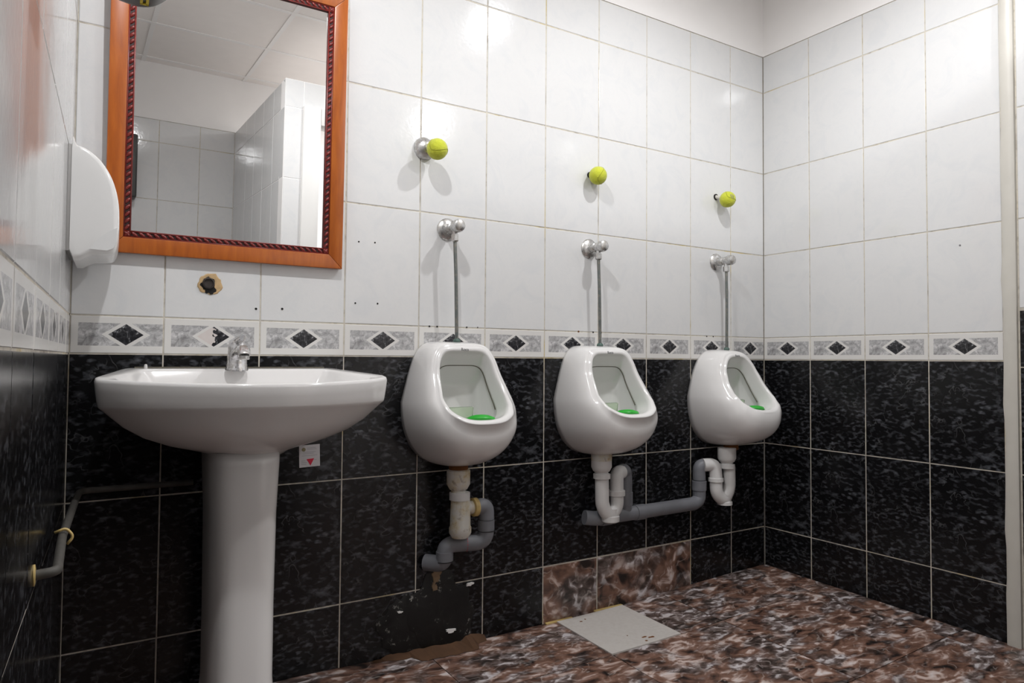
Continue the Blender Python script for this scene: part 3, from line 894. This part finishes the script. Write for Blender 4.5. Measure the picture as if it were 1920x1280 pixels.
# ------------------------------------------------------------------ waste pipes
def ring_nut(name, x, y, z, r, h, mat, parent, axis=(0, 0, 1), n=20):
    return lathe(name, [(r * .8, -h / 2), (r, -h / 2 + .002), (r, h / 2 - .002), (r * .8, h / 2)], (x, y, z), axis, mat, parent, n)
D = -.085
t1 = tag(empty('bottle_trap', (U1, D, .53)), 'stained white trap with grey elbows under the urinal nearest the sink', 'drain trap', 'drain traps under the urinals')
lathe('tailpiece', [(.028, .026), (.0365, .022), (.0365, -.020), (.028, -.036), (.022, -.040), (.022, -.048)], (0, 0, 0), (0, 0, 1), M['pstain'], t1, 28)
ring_nut('nut', 0.005, 0, -.058, .0325, .026, M['pvc'], t1)
lathe('trap_body', [(.029, -.066), (.030, -.072), (.032, -.150), (.0345, -.155), (.0345, -.172), (.026, -.186), (0, -.186)], (.008, 0, 0), (0, 0, 1), M['pstain'], t1, 28)
lathe('side_branch', [(.021, .0), (.021, .036)], (.022, 0, -.098), (1, 0, 0), M['pstain'], t1, 20)
ring_nut('nut', .058, 0, -.098, .029, .018, M['yellowpl'], t1, (1, 0, 0))
ge = tube('grey_elbow', [(.058, 0, -.098), (.100, 0, -.098), (.100, 0, -.212), (.030, .022, -.212), (-.028, .034, -.212), (-.028, .034, -.272), (-.070, .085, -.272)], .0255, M['grey'], t1, .036, 22)
ring_nut('joint_ring', .100, 0, -.140, .0268, .003, M['greyband'], ge); ring_nut('joint_ring', .100, 0, -.176, .0268, .002, M['greyband'], ge)
ring_nut('socket', .100, 0, -.158, .0270, .034, M['grey'], ge); ring_nut('socket', -.028, .034, -.246, .0272, .032, M['grey'], ge)
ring_nut('joint_ring', -.028, .034, -.262, .0278, .002, M['greyband'], ge)
ring_nut('print_band', .040, .019, -.212, .0260, .006, M['redink'], ge, (1, -.3, 0))

def white_trap(x, label, z0):
    t = tag(empty('drain_trap', (x, D, z0)), label, 'drain trap', 'drain traps under the urinals')
    lathe('tailpiece', [(.031, .018), (.0365, .016), (.0365, -.026), (.029, -.040), (.024, -.043), (.024, -.050)], (0, 0, 0), (0, 0, 1), M['pvc'], t, 28)
    ring_nut('nut', .002, 0, -.058, .0305, .020, M['pvc'], t)
    return t
t2 = white_trap(U2 - .010, 'white U-bend trap under the middle urinal', .545)
blob_rust = lathe('rust_stain', [(.0340, .022), (.0371, .016), (.0371, .004), (.0369, -.002)], (0, 0, 0), (0, 0, 1), M['pstain'], t2, 28)
tube('u_bend', [(.002, 0, -.060), (.004, 0, -.165), (.034, 0, -.204), (.072, 0, -.175), (.074, .004, -.128)], .0245, M['pvc'], t2, .045, 20)
ring_nut('nut', .073, .004, -.124, .0310, .022, M['pvc'], t2)
tube('top_elbow', [(.073, .004, -.118), (.075, .006, -.055), (.110, .022, -.055)], .0250, M['pvc'], t2, .045, 20)
lathe('clean_out_cap', [(.025, .02), (.025, -.004), (.0320, -.006), (.0320, -.024), (.024, -.029), (0, -.029)], (.042, 0, -.196), (0, 0, 1), M['pvc'], t2, 24)
t3 = white_trap(U3 - .024, 'white U-bend trap under the corner urinal', .532)
tube('u_bend', [(.012, 0, -.060), (.014, 0, -.150), (-.018, 0, -.194), (-.056, .004, -.165), (-.057, .006, -.115)], .0250, M['pvc'], t3, .05, 20)
ring_nut('nut', -.057, .006, -.108, .0300, .018, M['pvc'], t3)
tube('top_elbow', [(-.057, .006, -.105), (-.058, .010, -.048), (-.104, .030, -.050)], .0258, M['pvc'], t3, .044, 20)
lathe('clean_out_cap', [(.024, .022), (.024, -.004), (.0295, -.006), (.0295, -.018), (0, -.021)], (-.012, 0, -.192), (0, 0, 1), M['pvc'], t3, 24)
# shared grey waste pipe
gp = tag(empty('waste_pipe', (-.82, -.042, .325)), 'grey waste pipe joining the middle and corner urinals', 'pipe')
tube('main_pipe', [(-.195, .012, .010), (-.150, 0, .003), (.345, 0, .006), (.372, 0, .02), (.372, 0, .090)], .0258, M['grey'], gp, .035, 22)
tube('riser', [(-.012, .004, 0), (-.012, .004, .165), (-.056, -.020, .165)], .0262, M['grey'], gp, .042, 22)
ring_nut('socket', -.012, .004, .062, .0285, .050, M['grey'], gp); ring_nut('socket', -.11, 0, .003, .0285, .05, M['grey'], gp, (1, 0, 0)); ring_nut('socket', .055, 0, .004, .0285, .05, M['grey'], gp, (1, 0, 0))
tube('end_elbow', [(.372, 0, .085), (.372, 0, .155), (.412, -.012, .157)], .0252, M['grey'], gp, .046, 22)
ring_nut('socket', .372, 0, .075, .0288, .040, M['grey'], gp)
ring_nut('joint_ring', .372, 0, .098, .0272, .003, M['greyband'], gp)

# supply pipe low on the left wall under the sink
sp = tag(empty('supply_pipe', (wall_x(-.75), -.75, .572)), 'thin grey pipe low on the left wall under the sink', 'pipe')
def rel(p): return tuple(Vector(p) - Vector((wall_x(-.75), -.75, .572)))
tube('pipe', [rel(q) for q in ((wall_x(-.75), -.75, .566), (-2.582, -.75, .568), (-2.578, -.50, .566), (-2.556, -.16, .575), (-2.548, -.05, .575), (-2.30, -.05, .575))], .0075, M['shaded_pipe'], sp, .022, 14)
lathe('wall_plate', [(.016, 0), (.016, .002), (.011, .003)], rel((wall_x(-.75), -.75, .566)), (1, 0, 0), M['yellowpl'], sp)
bm = bmesh.new(); add_tube(bm, [rel(q) for q in ((-2.590, -.50, .575), (-2.572, -.50, .582), (-2.560, -.50, .565), (-2.570, -.50, .552))], .0026, .008, 8)
bm_obj('yellow_clip', bm, M['yellowpl'], sp, True)

# ------------------------------------------------------------------ drain cover, patches, sticker, holes
dc = floor_tile(-1.124, -.823, -.317, -.014, M['cover'], 'drain_cover', .004, None, 4)
tag(dc, 'square pale drain cover plate in the floor below the middle urinal', 'drain cover')
def flat_blob(name, x, y, rx, ry, mat, parent, seed):
    rnd_ = random.Random(seed); v = [(x - dc.location.x, y - dc.location.y, floor_z(x, y) + .0052)]
    for i in range(14):
        t = 2 * math.pi * i / 14; k = rnd_.uniform(.6, 1.15)
        xx, yy = x + rx * k * math.cos(t), y + ry * k * math.sin(t)
        v.append((xx - dc.location.x, yy - dc.location.y, floor_z(xx, yy) + .0043))
    return mesh_obj(name, v, [(0, i + 1, (i + 1) % 14 + 1) for i in range(14)], mat, parent)
for k_, (x_, y_, rx_, ry_) in enumerate(((-.930, -.285, .016, .006), (-.948, -.272, .012, .005), (-.962, -.298, .006, .005), (-1.05, -.06, .006, .004), (-1.025, -.05, .004, .004), (-.99, -.235, .003, .003))):
    flat_blob('rust_spot', x_, y_, rx_, ry_, M['rust'], dc, k_ + 50)
for (x0_, x1_) in ((-1.165, -1.05), (-.95, -.82)):
    box('sealant_strip', (x0_, -.014, floor_z(x0_, 0) - .002), (x1_, -.001, floor_z(x1_, 0) + .003), M['yellowpl'], floor, .002)
st = tag(empty('sticker', (-1.988, 0, .616)), 'white square sticker with red triangle on the black tiles', 'sticker'); st.rotation_euler = (0, -.03, 0)
ppr = box('paper', (-.0295, -.0012, -.0315), (.0295, 0, .0315), M['paper'], st)
mesh_obj('red_triangle', [(-.009, -.0016, -.009), (.013, -.0016, -.008), (.002, -.0016, -.028), (-.009, -.001, -.009), (.013, -.001, -.008), (.002, -.001, -.028)], [(0, 2, 1), (3, 4, 5), (0, 1, 4, 3), (1, 2, 5, 4), (2, 0, 3, 5)], M['red'], ppr)
bm = bmesh.new()
for (x0, x1, z) in ((-.008, .018, .023), (-.008, .020, .019), (-.018, .018, .011), (-.020, .012, .007), (-.022, .022, .001), (-.024, -.012, -.013), (-.024, -.008, -.018), (-.024, -.010, -.023), (.012, .020, -.012)):
    add_box(bm, (x0, -.0015, z - .0006), (x1, -.001, z + .0006))
bm_obj('print_lines', bm, plain('faint_grey_ink', (.36, .34, .37), .7), ppr)
bm = bmesh.new(); add_lathe(bm, [(.0032, 0), (.0055, 0), (.0055, .0006), (.0032, .0006)], (-.0165, -.001, .019), (0, -1, 0), 20)
bm_obj('emblem', bm, plain('olive_ink', (.26, .22, .12), .7), ppr)

def blob(name, cx, cz, rx, rz, mat, parent, y=-.001, n=28, seed=1, th=.002, j=.22):
    rnd = random.Random(seed); r1 = []; ph = [rnd.uniform(0, 6.28) for _ in range(5)]
    for i in range(n):
        t = 2 * math.pi * i / n
        k = 1 + j * (.5 * math.sin(2 * t + ph[0]) + .35 * math.sin(3 * t + ph[1]) + .3 * math.sin(5 * t + ph[2]) + .3 * math.sin(9 * t + ph[3])) + rnd.uniform(-j, j) * .25
        r1.append((cx + rx * k * math.cos(t), cz + rz * k * math.sin(t)))
    rings = [[(x, .003, z) for x, z in r1], [(x, y + th * .3, z) for x, z in r1], [(cx + (x - cx) * .93, y - th * .7, cz + (z - cz) * .93) for x, z in r1]]
    return loft_obj(name, rings, mat, parent, True, True, 30)
lx = -XL
# wall features are children of the back wall (local x = world x - XL)
blob('hole_rim', -2.262 + lx, 1.094, .029, .030, M['hole_rim'], wall_back, -.0012, seed=3, j=.12)
blob('hole', -2.266 + lx, 1.090, .0195, .0215, M['dark'], wall_back, -.0026, seed=5, j=.25, th=.001)
hp = lathe('capped_pipe_stub', [(.015, 0), (.015, .006), (.012, .008), (.012, .004), (0, .003)], (-2.267, -.003, 1.096), (0, -1, 0), plain('rusty_pipe', (.055, .045, .04), .6, .4, mottling=.5, scale=120)); tag(hp, 'rusty cut pipe stub in the wall hole below the mirror', 'pipe stub')
for (x, z, r) in ((-2.143, 1.033, .0034), (-2.072, 1.036, .0034), (-1.851, 1.249, .0026), (-1.800, 1.251, .0026), (-1.859, 1.063, .0028), (-1.789, 1.065, .0028), (-1.615, 1.001, .0030), (-1.588, 1.001, .0030), (-1.481, 1.002, .0028),
                  (-1.022, 1.001, .0036), (-.955, 1.000, .0032), (-.918, 1.000, .0036), (-.359, .999, .0028), (-.321, .999, .0028), (-1.440, 1.003, .002)):
    lathe('drill_hole', [(0, .0), (r, .0), (r * .9, .0012), (0, .0012)], (x + lx, 0, z), (0, -1, 0), M['dark'] if abs(x + 1.022) > .01 and abs(x + .918) > .01 else M['rust'], wall_back, 12)
lathe('drill_hole', [(0, 0), (.003, 0), (.003, .0012), (0, .0012)], (.822, 0, 1.302), (0, -1, 0), M['mark'], wall_right, 12)
# broken, mortared area below the first trap
blob('mortar_patch', -1.565 + lx, .095, .115, .125, M['patch'], wall_back, -.003, 40, 11, .003, .2)
blob('mortar_patch', -1.690 + lx, .055, .075, .105, M['patch'], wall_back, -.002, 40, 17, .002, .25)
blob('cement_patch', -1.583 + lx, .215, .017, .022, M['cement'], wall_back, -.006, 24, 23, .003, .3)
blob('cement_patch', -1.590 + lx, .178, .010, .013, M['cement'], wall_back, -.006, 18, 29, .003, .35)
blob('chipped_spot', -1.462 + lx, .165, .014, .005, M['plaster'], wall_back, -.005, 16, 31, .002, .4)
blob('chipped_spot', -1.53 + lx, .030, .020, .006, M['plaster'], wall_back, -.006, 16, 37, .002, .4)
blob('chipped_spot', -1.705 + lx, .120, .008, .004, M['plaster'], wall_back, -.005, 16, 41, .002, .4)
# ochre mortar at the foot of the wall
bm = bmesh.new(); topv = []
rnd = random.Random(4); nseg = 22
A0, A1 = -1.80, -1.405
up = []; lo = []
for i in range(nseg + 1):
    x = A0 + (A1 - A0) * i / nseg
    k = min(1, i / 5, (nseg - i) / 3 + .3)
    up.append((x, -.001, floor_z(x, 0) + .012 * k + rnd.uniform(-.003, .004) + (.012 if i > 17 else 0)))
    lo.append((x, -.012 - .055 * k * (1 if 7 < i < 20 else .3) + rnd.uniform(-.004, .004), floor_z(x, -.03) + .0012))
vs = up + lo + [(x, .002, z - .03) for x, y, z in up]
n1 = nseg + 1
fs = [(i, n1 + i, n1 + i + 1, i + 1) for i in range(nseg)] + [(2 * n1 + i, i, i + 1, 2 * n1 + i + 1) for i in range(nseg)]
mp_ = mesh_obj('mortar_fillet', vs, fs, M['ochre'], floor); bm.free()
# dark gap of sealant behind the sink
box('sealant_line', (SX - .24 + lx, -.004, .864), (SX + .245 + lx, .002, .872), M['grime'], wall_back)
